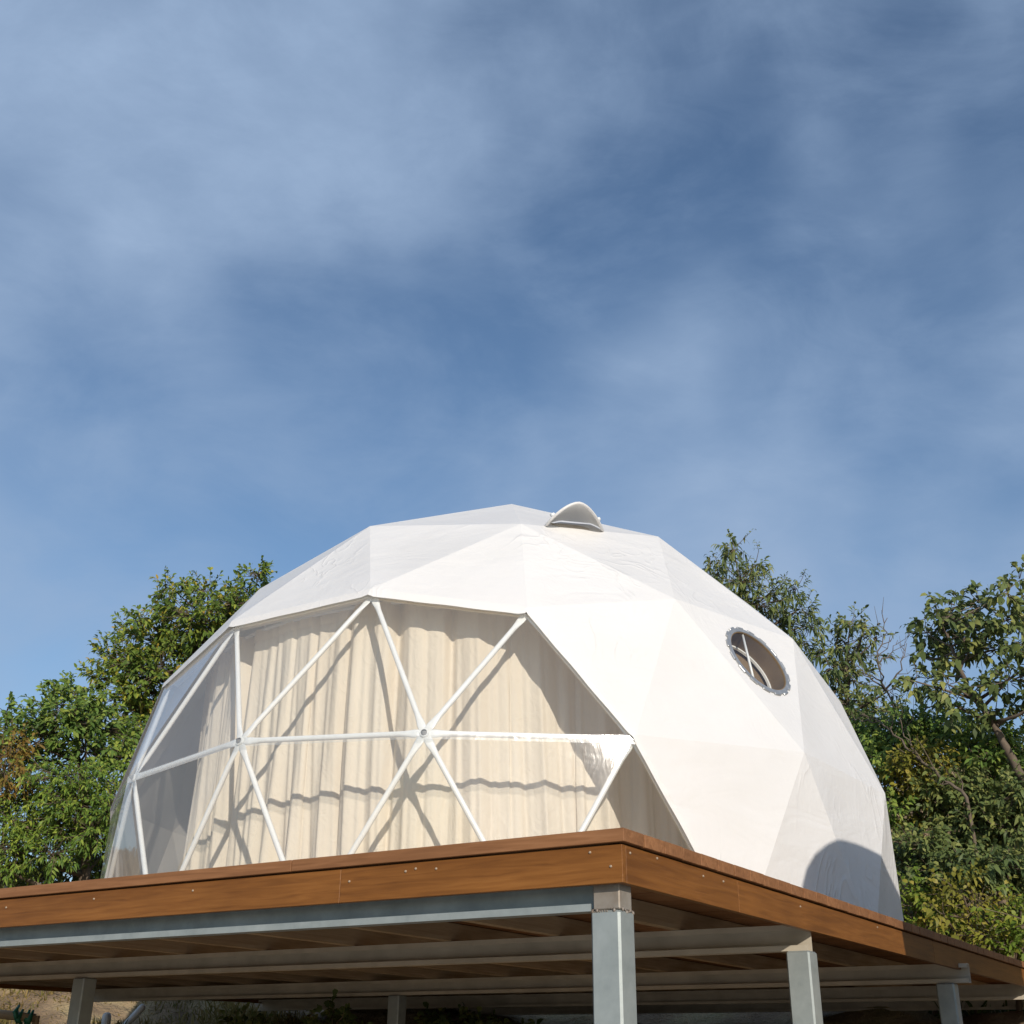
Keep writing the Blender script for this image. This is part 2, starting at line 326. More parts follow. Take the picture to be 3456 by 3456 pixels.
for i in range(24):
    for j in range(20):
        x0, x1, y0, y1 = -13+i*26/24, -13+(i+1)*26/24, -26+j*20.6/20, -26+(j+1)*20.6/20
        q = [(x0, y0), (x1, y0), (x1, y1), (x0, y1)]
        yd.add([(a, b, float(gz(np.array(a), np.array(b)))+0.03) for a, b in q], [(0, 1, 2, 3)])
bounce_ground = yd.build('bounce_ground', MAT['bounce_ground']); tag(bounce_ground, 'added unseen pale sheet in front of the deck, bouncing sun under it', 'bounce_ground', kind='structure')
def ground_z(x, y): return float(gz(np.array(x), np.array(y)))

# ------------------------------------------------------------------ wooden deck on steel posts
DL, DW = 7.45, 8.3                    # along u, along v
deck = empty('raised_deck', (DC[0], DC[1], 0.0), DM)    # local x = v direction, local y = u direction
tag(deck, 'orange-brown timber deck raised on galvanised steel posts under the dome tent', 'deck')
def dbox(lo_uvz, hi_uvz, bev=0.0):    # box in deck coordinates -> local (x=v, y=u, z)
    b = MB(); b.box((lo_uvz[1], lo_uvz[0], lo_uvz[2]), (hi_uvz[1], hi_uvz[0], hi_uvz[2]), bev); return b
# deck boards run along u; board mesh has its length along local X so that the grain follows it
BT, BW = 0.040, 0.138
def long_box(name, L, W, H, matl, parent, centre, along_u, bev=0.0012):
    mb = MB(); mb.box((-L/2, -W/2, -H/2), (L/2, W/2, H/2), bev)
    o = mb.build(name, matl, parent)
    u, v, z = centre; o.location = (v, u, z)
    if along_u: o.rotation_euler = (0, 0, math.pi/2)
    return o
nb = int(DW/0.1445)
for k in range(nb):
    v = -0.014 + BW/2 + k*0.1445
    jt = 1.33 if k == 0 else [3.575, 2.4, 4.7][k % 3]
    u0, u1 = -0.014 + 0.0012*math.sin(k*5.1), DL + 0.012
    for a, c in ((u0, jt-0.0025), (jt+0.0025, u1)):
        long_box('deck_board', c-a, BW, BT, MAT['board'], deck, ((a+c)/2, v, ZB-BT/2+0.0006*math.sin(k*3.7)), True)
# fascia boards
FT, FB = ZB-BT-0.006, -0.690
fb = []
def fascia(u0, u1, v0, v1):
    if abs(u1-u0) > abs(v1-v0): o = long_box('fascia_board', abs(u1-u0), 0.026, FT-FB, MAT['fascia'], deck, ((u0+u1)/2, v0, (FT+FB)/2), True)
    else: o = long_box('fascia_board', abs(v1-v0), 0.026, FT-FB, MAT['fascia'], deck, (u0, (v0+v1)/2, (FT+FB)/2), False)
    return o
FV = 0.013; 
for a, c in ((0.0, 1.105), (1.107, 3.9), (3.902, DL)): fb.append(fascia(a, c, FV, FV))
for a, c in ((0.027, 0.905), (0.907, 3.6), (3.602, 6.2), (6.202, DW)): fb.append(fascia(FV, FV, a, c))
for a, c in ((0.027, 3.2), (3.202, DW)): fb.append(fascia(DL-FV, DL-FV, a, c))
for a, c in ((0.03, 3.4), (3.402, DL-0.03)): fb.append(fascia(a, c, DW-FV, DW-FV))
# screws in the fascia
sm = MB(); sm.tube([(0, 0, -.0005), (0, 0, 0.003), (0, 0, 0.0045)], [0.0042, 0.0042, 0.0028], 8); sme = sm.mesh('screw'); sme.materials.append(MAT['screw'])
def screw(px, py, side):
    d = ray(px, py)
    n = np.array([*(DV if side == 'front' else DU), 0.0]); p0 = np.array([*DC, 0.0])
    tt = ((p0-CAM)@n)/(d@n); P = CAM + d*tt; rel = P[:2]-DC
    u, v = rel@DU, rel@DV
    brd = (fb[0] if u < 1.106 else fb[1] if u < 3.901 else fb[2]) if side == 'front' else (fb[3] if v < 0.906 else fb[4] if v < 3.601 else fb[5])
    o = link('screw', sme, None, brd); o.matrix_parent_inverse = brd.matrix_basis.inverted()
    if side == 'front': o.location = (0.0, u, P[2]); o.rotation_euler = (0, -math.pi/2, 0)
    else: o.location = (v, 0.0, P[2]); o.rotation_euler = (math.pi/2, 0, 0)
for q in ((1992,2877),(2062,2924),(1473,2932),(1404,2932),(1370,2941),(652,3006),(318,3034),(22,3063),(1180,2975)): screw(*q, 'front')
for q in ((2125,2879),(2216,2897),(2372,2957),(2440,2975),(2700,3060),(2960,3130)): screw(*q, 'right')
# joists along v
JB = -0.660
for u in [0.045] + list(np.arange(0.62, DL-0.3, 0.61)) + [DL-0.05]:
    long_box('joist', DW-0.07, 0.045, ZB-BT-0.003-JB-0.002, MAT['joist'], deck, (u, DW/2, (ZB-BT-0.003+JB+0.002)/2), False)
# steel beams along u (lipped channels) and posts
BB = -0.762
def channel(u0, u1, v, mt=None, opens=-1, h=JB-BB, wd=0.055, th=0.004):
    prof = [(0,0),(wd,0),(wd,.022),(wd-th,.022),(wd-th,th),(th,th),(th,h-th),(wd-th,h-th),(wd-th,h-.022),(wd,h-.022),(wd,h),(0,h)]
    V = []
    for u in (u0, u1):
        for (a, z) in prof: V.append((v+opens*a, u, BB+z))
    n = len(prof); Fc = []
    for i in range(n): Fc.append((i, (i+1) % n, n+(i+1) % n, n+i))
    caps = [(0,1,4,5),(1,2,3,4),(0,5,6,11),(6,7,10,11),(7,8,9,10)]
    Fc += [c for c in caps] + [tuple(n+i for i in reversed(c)) for c in caps]
    mb = MB(); mb.add(V, Fc); return mb.build('beam', mt or MAT['steel'], deck)
rows = [(0.098, -0.0), (1.72, -0.02), (4.15, -0.10), (6.3, 0.06), (8.05, 0.06)]
channel(0.135, DL-0.04, 0.098)
for a_, v_ in ((0.03, 1.74), (-0.045, 4.17), (0.06, 6.30), (0.06, 8.05)): channel(a_, DL-0.04, v_, MAT['beam'])
def post(u, v, w=0.100, top=BB-0.001):
    x, y = deck_xy(u, v); zb_ = ground_z(x, y) - 0.25
    mb = MB(); h = top - zb_; mb.box((-w/2, -w/2, -h/2), (w/2, w/2, h/2), 0.007)
    o = mb.build('post', MAT['steel'], deck, smooth=False); o.location = (v, u, (top+zb_)/2); return o
posts = []
for (v, us) in ((0.080, (0.080, 6.95)), (1.715, (0.070, 4.50)), (4.14, (0.085, 4.02))):
    for u in us:
        if v < 1 and 1 < u < 6: continue
        posts.append(post(u, v))
# stub box that closes the front beam over the corner post, weld beads round the post tops
o = dbox((0.034, 0.040, BB+0.001), (0.126, 0.122, JB-0.001), 0.004).build('beam_end_box', MAT['steel_brown'], deck)
def weld(u, v, w=0.1):
    mb = MB(); r = random.Random(int(u*1000+v*77))
    for i in range(46):
        if r.random() < 0.25: continue
        q = i/46*4; k = int(q); f = q-k; c = [(-1,-1,1,0),(1,-1,0,1),(1,1,-1,0),(-1,1,0,-1)][k]
        x = (c[0]+2*f*c[2])*w/2*0.95; y = (c[1]+2*f*c[3])*w/2*0.95
        rad = r.uniform(0.002, 0.006); dz = r.uniform(-.006, .004)
        mb.tube([(v+x, u+y, BB+dz-rad*1.3), (v+x*1.01, u+y*1.01, BB+dz-rad*.4), (v+x*1.01, u+y*1.01, BB+dz+rad*.4), (v+x*.96, u+y*.96, BB+dz+rad*r.uniform(1, 1.8))], [rad*.35, rad, rad*.9, rad*.3], 7)
    wo_ = mb.build('weld_bead', MAT['weld'], posts[0], True); wo_.matrix_parent_inverse = posts[0].matrix_basis.inverted()
weld(0.080, 0.080)

# ------------------------------------------------------------------ geodesic dome tent (3-frequency, five ninths)
R = 3.0; DAZ = math.radians(3.206)
IV = [np.array([0, 0, 1.0])]
for k in range(5): a = 2*math.pi*k/5; IV.append(np.array([2/5**.5*math.cos(a), 2/5**.5*math.sin(a), 1/5**.5]))
for k in range(5): a = 2*math.pi*(k+.5)/5; IV.append(np.array([2/5**.5*math.cos(a), 2/5**.5*math.sin(a), -1/5**.5]))
IV.append(np.array([0, 0, -1.0]))
IL = min(np.linalg.norm(IV[0]-v) for v in IV[1:])
PN = []
for f in itertools.combinations(range(12), 3):
    if all(abs(np.linalg.norm(IV[a]-IV[b])-IL) < 1e-6 for a, b in itertools.combinations(f, 2)):
        for i in range(4):
            for j in range(4-i):
                p = (IV[f[0]]*i+IV[f[1]]*j+IV[f[2]]*(3-i-j))/3; p /= np.linalg.norm(p)
                if not any(np.linalg.norm(p-q) < 1e-5 for q in PN): PN.append(p)
nodes = []                                   # (unit vec, ring, az deg -180..180)
for p in PN:
    pol = math.degrees(math.acos(max(-1, min(1, p[2])))); az = math.degrees(math.atan2(p[1], p[0]))
    ring = 0 if pol < 5 else 1 if pol < 25 else 2 if pol < 50 else 3 if pol < 70 else 4 if pol < 90 else 5 if pol < 102 else 9
    if ring < 9: nodes.append((p, ring, az))
def wpos(n, s=1.0):
    p, ring, az = n
    a = math.radians(az) + DAZ
    if ring == 5: rr_ = R*math.sin(math.radians(100.2)); z = ZB; rr_ *= s
    else: rr_ = R*s*math.hypot(p[0], p[1]); z = R*s*p[2]
    return np.array([rr_*math.sin(a), -rr_*math.cos(a), z])
edges = [(i, j) for i, j in itertools.combinations(range(len(nodes)), 2) if np.linalg.norm(nodes[i][0]-nodes[j][0]) < 0.44]
es = set(edges)
tris = [(i, j, k) for i, j in edges for k in range(j+1, len(nodes)) if (i, k) in es and (j, k) in es]
def azin(n):
    _, r_, az = n
    lo, hi = {3: (-72.5, 0.5), 4: (-84.5, 12.5), 5: (-96.7, 24.7)}.get(r_, (1, -1))
    return lo < az < hi
win = [t_ for t_ in tris if all(azin(nodes[i]) for i in t_)]
cov = [t_ for t_ in tris if t_ not in win]
def find(ring, az): return min((i for i, n in enumerate(nodes) if n[1] == ring), key=lambda i: abs((nodes[i][2]-az+180) % 360-180))
dome = empty('geodesic_dome_tent', (0, 0, ZB))
tag(dome, 'white geodesic dome tent with a clear bay window and round porthole on the deck', 'dome tent')
OFF = np.array([0, 0, -ZB])                  # children live in the dome's frame
def outn(a, b, c):
    n = np.cross(b-a, c-a); n /= np.linalg.norm(n)
    return n if n@(a+b+c) > 0 else -n
CS = 1.014
port_tri = (find(3, 22.39), find(3, 49.61), find(4, 36))
NS = 14
def facet(ids, s, sag, V, Fc):
    A, B, C = [wpos(nodes[i], s) for i in ids]; n = outn(A, B, C)
    base = len(V); ix = {}
    for i in range(NS+1):
        for j in range(NS+1-i):
            a, b = i/NS, j/NS; c = 1-a-b
            V.append(A*a+B*b+C*c - n*sag*27*a*b*c + OFF); ix[(i, j)] = base+len(ix)
    flip = np.cross(B-A, C-A)@n < 0
    for i in range(NS):
        for j in range(NS-i):
            t1 = (ix[(i, j)], ix[(i+1, j)], ix[(i, j+1)]); Fc.append(t1[::-1] if flip else t1)
            if i+j < NS-1:
                t2 = (ix[(i+1, j)], ix[(i+1, j+1)], ix[(i, j+1)]); Fc.append(t2[::-1] if flip else t2)
PR = 0.262
def holed_facet(ids, s, V, Fc, rad):
    A, B, C = [wpos(nodes[i], s) for i in ids]; n = outn(A, B, C); O = (A+B+C)/3
    if np.cross(B-A, C-A)@n < 0: B, C = C, B
    per = []
    for P, Q in ((A, B), (B, C), (C, A)):
        for k in range(16): per.append(P+(Q-P)*k/16)
    m_ = len(per); base = len(V); L = 5
    for l in range(L+1):
        for p in per:
            d = p-O; dn = d/np.linalg.norm(d); q = O+dn*rad; V.append(q+(p-q)*l/L + OFF)
    for l in range(L):
        for k in range(m_): Fc.append((base+l*m_+k, base+(l+1)*m_+k, base+(l+1)*m_+(k+1) % m_, base+l*m_+(k+1) % m_))
    return O, n
CV, CF = [], []
for t_ in cov:
    if set(t_) == set(port_tri): PO, PNrm = holed_facet(t_, CS, CV, CF, PR)
    else: facet(t_, CS, 0.010, CV, CF)
# hem of the cover round the clear bay: a strip of cloth folded down over the window edge
winset = set(map(frozenset, win)); covset = set(map(frozenset, cov))
for (i, j) in edges:
    wt = [t_ for t_ in win if i in t_ and j in t_]; ct = [t_ for t_ in cov if i in t_ and j in t_]
    if wt and ct:
        A, B = wpos(nodes[i], CS), wpos(nodes[j], CS); k = [q for q in wt[0] if q not in (i, j)][0]; C = wpos(nodes[k], CS-0.004)
        top = nodes[i][1] == 3 and nodes[j][1] == 3
        dep = 0.062 if top else 0.03
        base = len(CV); d = C-(A+B)/2; d -= (B-A)*(d@(B-A))/((B-A)@(B-A)); d /= np.linalg.norm(d); n_ = 24
        for q in range(n_+1):
            f = q/n_; P = A+(B-A)*f; sc = dep + 0.002*math.sin(f*17+i)*math.sin(f*math.pi)
            e = 0.0 if 0 < q < n_ else 0
            V0 = P + OFF; V1 = P + d*sc*min(1.0, 0.80+min(f, 1-f)*5) + OFF
            CV += [V0, V1]
        for q in range(n_): CF.append((base+2*q, base+2*q+1, base+2*q+3, base+2*q+2))
link('cover', mesh('cover', CV, CF, True), MAT['cover'], dome)
# inner lining
LV, LF = [], []
NS = 4
for t_ in cov:
    if set(t_) == set(port_tri): holed_facet(t_, 0.982, LV, LF, PR*1.12)
    else: facet(t_, 0.982, 0.03, LV, LF)
link('lining', mesh('lining', LV, LF, True), MAT['lining'], dome)
# clear window: an upper and a lower band, welded along the middle ring
NS = 12
for rings in ((3, 4), (4, 5)):
    V_, F_ = [], []
    for t_ in win:
        if all(nodes[i][1] in rings for i in t_): facet(t_, 1.0085, 0.006, V_, F_)
    link('clear_panel', mesh('clear_panel', V_, F_, True), MAT['clear'], dome)
V_, F_ = [], []
mids = sorted([i for i, n in enumerate(nodes) if n[1] == 4 and azin(n)], key=lambda i: nodes[i][2])
for i, j in zip(mids, mids[1:]):
    A, B = wpos(nodes[i], 1.0105), wpos(nodes[j], 1.0105); b_ = len(V_)
    V_ += [A+OFF+(0, 0, -.005), B+OFF+(0, 0, -.005), B+OFF+(0, 0, -.05), A+OFF+(0, 0, -.05)]; F_.append((b_, b_+1, b_+2, b_+3))
link('weld_seam', mesh('weld_seam', V_, F_), MAT['seam'], dome)
# a vertical sheet joint right of the middle pane
# struts: tubes with flattened, bent ends; every strut its own part, sharing one mesh per length
strut_me = {}
def strut_mesh(L):
    key = round(L, 2)
    if key not in strut_me:
        mb = MB(); h = L/2; r = 0.0168
        xs = [-h+.006, -h+.070, -h+.095, -h+.15, h-.15, h-.095, h-.070, h-.006]
        fl = [(1.5, .24), (1.5, .24), (1.3, .5), (1, 1), (1, 1), (1.3, .5), (1.5, .24), (1.5, .24)]
        mb.tube([(x, 0, 0) for x in xs], r, 12, True, fl)
        me = mb.mesh('strut', True); me.materials.append(MAT['strut']); strut_me[key] = me
    return strut_me[key]
for (i, j) in edges:
    A, B = wpos(nodes[i], 0.996), wpos(nodes[j], 0.996)
    if nodes[i][1] == 5 and nodes[j][1] == 5: A[2] += 0.03; B[2] += 0.03
    L = np.linalg.norm(B-A); x = (B-A)/L; n = (A+B)/np.linalg.norm(A+B); n -= x*(n@x); n /= np.linalg.norm(n); y = np.cross(n, x)
    o = link('strut', strut_mesh(L), None, dome)
    m4 = Matrix.Identity(4)
    P = (A+B)/2 + OFF
    for q in range(3): m4[q][0] = x[q]; m4[q][1] = y[q]; m4[q][2] = n[q]; m4[q][3] = P[q]
    o.matrix_local = m4
# hub plates with bolts at the nodes seen through the window
hb = MB(); hb.tube([(0, 0, -.012), (0, 0, .007)], 0.026, 16); hbm = hb.mesh('hub_plate'); hbm.materials.append(MAT['strut'])
bb = MB(); bb.tube([(0, 0, 0.005), (0, 0, .010)], 0.019, 14); bb.tube([(0, 0, .010), (0, 0, .020)], 0.0125, 6); bb.tube([(0, 0, .020), (0, 0, .027)], 0.007, 8); bbm = bb.mesh('bolt'); bbm.materials.append(MAT['bolt'])
for i, n in enumerate(nodes):
    if azin(n) and n[1] in (3, 4):
        P = wpos(n, 0.997); d = P/np.linalg.norm(P); q = Vector(d).to_track_quat('Z', 'Y')
        h = link('hub_plate', hbm, None, dome); h.location = P+OFF; h.rotation_mode = 'QUATERNION'; h.rotation_quaternion = q
        bo = link('bolt', bbm, None, h)
# porthole: aluminium bezel with clamp lugs, short inner sleeve and pane
port = empty('porthole', tuple(PO+OFF)); port.parent = dome
port.rotation_mode = 'QUATERNION'; port.rotation_quaternion = Vector(PNrm).to_track_quat('Z', 'Y')
def annulus(r0, r1, z0, z1, n=64):
    mb = MB(); V = []; 
    for k in range(n):
        a = 2*math.pi*k/n; c, s = math.cos(a), math.sin(a)
        V += [(r0*c, r0*s, z0), (r1*c, r1*s, z0), (r1*c, r1*s, z1), (r0*c, r0*s, z1)]
    Fc = []
    for k in range(n):
        a, b = 4*k, 4*((k+1) % n)
        for q in range(4): Fc.append((a+q, b+q, b+(q+1) % 4, a+(q+1) % 4))
    mb.add(V, Fc); return mb
annulus(PR-0.020, PR+0.008, -0.004, 0.010).build('bezel', MAT['bezel'], port)
annulus(PR-0.026, PR-0.021, -0.12, 0.006).build('sleeve', MAT['sleeve'], port)
annulus(PR-0.040, PR-0.021, -0.137, -0.121).build('inner_rim', MAT['strut'], port)
mb = MB(); mb.add([((PR+.02)*math.cos(2*math.pi*k/40), (PR+.02)*math.sin(2*math.pi*k/40), -0.165+0.006*math.sin(k*1.3)) for k in range(40)], [tuple(range(40))]); mb.build('dark_backing', MAT['sleeve'], port)  # brown disc added so the interior behind the pane reads dark
lug = MB(); lug.box((-.012, -.032, -.004), (.006, .032, .012), 0.003); lm_ = lug.mesh('clamp_lug'); lm_.materials.append(MAT['bezel'])
for k in range(16):
    a = 2*math.pi*k/16+.1; o = link('clamp_lug', lm_, None, port); o.location = ((PR+.014)*math.cos(a), (PR+.014)*math.sin(a), 0); o.rotation_euler = (0, 0, a)
mb = MB(); mb.add([((PR-.018)*math.cos(2*math.pi*k/48), (PR-.018)*math.sin(2*math.pi*k/48), 0.0) for k in range(48)], [tuple(range(48))])
mb.build('pane', MAT['pane'], port)
# mullion bar behind the pane
qn = Vector(PNrm).to_track_quat('Z', 'Y').inverted()
vd = qn @ Vector(np.cross(PNrm, RT)); vx = np.array([vd.x, vd.y, 0]); vx /= np.linalg.norm(vx); sx_ = np.array([vx[1], -vx[0], 0])
if (qn.inverted() @ Vector(sx_)).dot(Vector(RT)) < 0: sx_ = -sx_
c0 = -sx_*0.075; hh = math.sqrt((PR-.025)**2-0.075**2)
mb = MB(); mb.tube([c0-vx*hh*0.99+np.array([0, 0, -.012]), c0+vx*hh*0.99+np.array([0, 0, -.012])], 0.0085, 8); mb.build('mullion', MAT['strut'], port, True)
# vent hood near the crown: arched awning of cover cloth with a piped rim
e0, f1, r1 = wpos(nodes[find(2, 0)], CS), wpos(nodes[find(2, 36)], CS), wpos(nodes[find(1, 0)], CS)
hn = outn(e0, f1, r1); hx = (f1-e0)/np.linalg.norm(f1-e0); hy = np.cross(hn, hx)
if hy@(r1-e0) < 0: hy = -hy
hO = e0 + hx*np.linalg.norm(f1-e0)*0.382 + hy*0.015
HWd, HH, HL = 0.255, 0.20, 0.34
vw = hO-CAM; vw = vw-hn*(vw@hn); SK = (vw@hx)/(vw@hy)
hood = empty('vent_hood', tuple(hO+OFF)); hood.parent = dome
m4 = Matrix.Identity(4)
for q in range(3): m4[q][0] = hx[q]; m4[q][1] = hy[q]; m4[q][2] = hn[q]; m4[q][3] = (hO+OFF)[q]
hood.matrix_local = m4
V_, F_ = [], []
na, nl = 24, 10
for l in range(nl+1):
    f = l/nl
    for k in range(na+1):
        a = math.pi*k/na; sc = (1-f**1.7)
        x = -math.cos(a)*HWd*(0.55+0.45*sc) * (1 if f < 1 else 1); xr = abs(math.cos(a)); z = (1-xr**1.7)**0.9*HH*sc
        y = f*HL - 0.13*math.sin(a)*(1-f); x += SK*y
        V_.append((x, y, z+0.002))
for l in range(nl):
    for k in range(na): a = l*(na+1)+k; F_.append((a, a+1, a+na+2, a+na+1))
link('hood_shell', mesh('hood_shell', V_, F_, True), MAT['cover'], hood)
MBr = MB(); MBr.tube([V_[k] for k in range(na+1)], 0.011, 8); MBr.build('piping', MAT['cover'], hood, True)
mb = MB(); mb.box((-HWd*.45, 0.03, -0.004), (HWd*.6, 0.16, 0.003)); mb.build('mesh_screen', MAT['lining'], hood)
for sgn in (-1, 1):
    mb = MB(); mb.tube([(sgn*HWd*.80, 0.0, 0.085), (sgn*HWd*.80, .03, 0.075)], [0.016, 0.012], 8); mb.build('toggle', MAT['strut'], hood, True)

# ------------------------------------------------------------------ curtains behind the clear bay
def curtain(name, az0, az1, seed, label, zt=1.53, r0=2.36, group=None):
    r_ = random.Random(seed)
    n = int(abs(az1-az0)*5.2); nz = 46; V, Fc = [], []
    # uneven pleats: positions of deep folds every ~0.32 m
    folds = []; a = az0
    while a < az1: folds.append(a); a += r_.uniform(4.4, 10.5)
    folds.append(az1)
    ph = [r_.uniform(0, 6.28) for _ in range(6)]
    fa = [r_.uniform(0.25, 1.35) for _ in folds]; fs = [r_.uniform(0.6, 1.7) for _ in folds]; pa = [r_.uniform(0.3, 1.7) for _ in folds]
    for i in range(n+1):
        az = az0+(az1-az0)*i/n
        k = max(q for q in range(len(folds)) if folds[q] <= az+1e-6); k = min(k, len(folds)-2)
        f = (az-folds[k])/max(folds[k+1]-folds[k], 1e-6)
        for j in range(nz+1):
            h = j/nz; z = ZB+0.012+(zt-ZB)*h
            pin = math.exp(-((min(f, 1-f))/0.10)**2)                  # pinched pleat at header
            billow = fa[k]*math.sin(math.pi*f**fs[k])
            low = 1-h
            w = 0.050*billow*(0.55+0.45*low) - 0.035*pin*(0.35+h*0.65)*(pa[k] if f < .5 else pa[k+1])
            w += (0.012+0.016*low)*math.sin(az*2.1*0.6+ph[0]+1.3*math.sin(h*2.2+ph[1])) + 0.010*low*math.sin(az*1.15+ph[2]+h*3)
            w += 0.006*math.sin(az*3.3+ph[3]+h*(3+k % 4)+ph[4]*k)*(0.4+low) + 0.0025*math.sin(az*5.7+h*7+k*2.1)*(0.4+low)
            aa = math.radians(az+0.5*math.sin(h*2.4+k*1.7+ph[5])*(1-h)) + DAZ; rr_ = r0+w
            V.append((rr_*math.sin(aa), -rr_*math.cos(aa), z))
    for i in range(n):
        for j in range(nz): a = i*(nz+1)+j; Fc.append((a, a+nz+1, a+nz+2, a+1))
    e = empty(name, (0, 0, ZB)); tag(e, label, 'curtain', group)
    V = [(x, y, z-ZB) for x, y, z in V]
    link('cloth', mesh('cloth', V, Fc, True), MAT['curtain'], e)
    # header tape
    V2, F2 = [], []
    for i in range(n+1):
        x, y, z = V[i*(nz+1)+nz]; s = 1.004; V2 += [(x*s, y*s, z-0.075), (x*s, y*s, z+0.01)]
    for i in range(n): F2.append((2*i, 2*i+2, 2*i+3, 2*i+1))
    link('header_tape', mesh('header_tape', V2, F2, True), MAT['curtain'], e)
    return e
curtain('curtain', -81, -27.6, 3, 'cream pleated curtain panel hanging left of the curtain slit inside the clear bay')
curtain('curtain', -28.3, 31, 5, 'cream pleated curtain panel between the curtain slit and the white cover edge', r0=2.38)
rail = empty('curtain_rail', (0, 0, ZB)); tag(rail, 'white curved curtain rail along the top of the cream curtains', 'curtain rail')
mb = MB(); mb.tube([(2.38*math.sin(math.radians(a)+DAZ), -2.38*math.cos(math.radians(a)+DAZ), 1.545-ZB) for a in range(-84, 36, 3)], 0.014, 8)
mb.build('rail_tube', MAT['strut'], rail, True)
for a in range(-80, 33, 16):
    mb = MB(); aa = math.radians(a)+DAZ; mb.tube([(2.38*math.sin(aa), -2.38*math.cos(aa), 1.545-ZB), (2.36*math.sin(aa), -2.36*math.cos(aa), 1.70-ZB)], 0.006, 6); mb.build('hanger', MAT['strut'], rail)

# ------------------------------------------------------------------ vegetation
def leaf_mesh(name, P, D, Nn, L, W, droop):
    """P base points, D directions, Nn leaf normals, L lengths, W widths -> 4-triangle leaves"""
    n = len(P); D = D/np.linalg.norm(D, axis=1, keepdims=True)
    S = np.cross(D, Nn); S /= np.linalg.norm(S, axis=1, keepdims=True)+1e-9
    Nn = np.cross(S, D)
    L = L[:, None]; W = W[:, None]; dr = droop[:, None]*L
    down = np.array([0, 0, -1.0])
    mid1 = P + D*L*0.33; mid2 = P + D*L*0.70 + down*dr*0.35
    V = np.stack([P, mid1+S*W*.5+Nn*W*.12, mid1-S*W*.5+Nn*W*.12, mid2+S*W*.38+Nn*W*.10, mid2-S*W*.38+Nn*W*.10, P+D*L+down*dr], 1).reshape(-1, 3)
    T = np.array([(0, 2, 1), (1, 2, 4), (1, 4, 3), (3, 4, 5)])
    Fi = (np.arange(n)[:, None, None]*6 + T[None]).reshape(-1, 3)
    me = bpy.data.meshes.new(name); me.vertices.add(len(V)); me.vertices.foreach_set('co', V.astype(np.float32).ravel())
    me.loops.add(Fi.size); me.loops.foreach_set('vertex_index', Fi.astype(np.int32).ravel())
    me.polygons.add(len(Fi)); me.polygons.foreach_set('loop_start', np.arange(0, Fi.size, 3, dtype=np.int32))
    me.update(calc_edges=True); me.validate(); return me
def rnd_dir(n):
    v = rng.normal(size=(n, 3)); return v/np.linalg.norm(v, axis=1, keepdims=True)
def foliage(blobs, dens, leafL, leafW, per_twig, droop, twig_len, up=0.35, shell=0.55):
    """blobs: (centre, radii) -> leaf arrays + twig segments"""
    Ps, Ds, Ns, Ls, Ws, Dr, segs = [], [], [], [], [], [], []
    for (c, r) in blobs:
        area = (r[0]*r[2]+r[0]*r[1]+r[1]*r[2])/3
        nt_ = max(6, int(2.6*dens*area/(twig_len*leafL)))
        d = rnd_dir(nt_); rad = shell + (1-shell)*rng.random(nt_)**0.7
        inner = rng.random(nt_) < 0.30; rad[inner] *= rng.random(inner.sum())
        # lumpy outline
        rad = rad*(0.86+0.30*np.sin(d[:, 0]*5+c[0]*7)*np.sin(d[:, 2]*6+c[2]*5)+0.08*rng.normal(size=nt_))
        base = c + d*rad[:, None]*r*1.0
        tdir = d*np.array([1, 1, .8]) + np.array([0, 0, up]) + 0.45*rnd_dir(nt_); tdir /= np.linalg.norm(tdir, axis=1, keepdims=True)
        tl = twig_len*(0.6+0.8*rng.random(nt_))
        tip = base + tdir*tl[:, None]
        for b_, t2 in zip(base, tip): segs.append((b_, t2, c))
        for q in range(per_twig):
            f = (q+0.4)/per_twig
            p = base + tdir*(tl*f)[:, None] + 0.008*rng.normal(size=(nt_, 3))
            az = rng.random(nt_)*6.283
            a = np.cross(tdir, rnd_dir(nt_)); a /= np.linalg.norm(a, axis=1, keepdims=True)+1e-9
            dd = a*(0.95-0.45*f) + tdir*(0.35+0.6*f) + 0.2*rnd_dir(nt_)
            nn_ = tdir*0.3 + np.array([0, 0, 0.45]) + SUN*0.65 + 0.6*rnd_dir(nt_)
            Ps.append(p); Ds.append(dd); Ns.append(nn_)
            s = 0.65+0.6*rng.random(nt_); Ls.append(leafL*s); Ws.append(leafW*s*(0.85+.3*rng.random(nt_))); Dr.append(droop*(0.4+1.0*rng.random(nt_)))
    cat = np.concatenate
    return cat(Ps), cat(Ds), cat(Ns), cat(Ls), cat(Ws), cat(Dr), segs
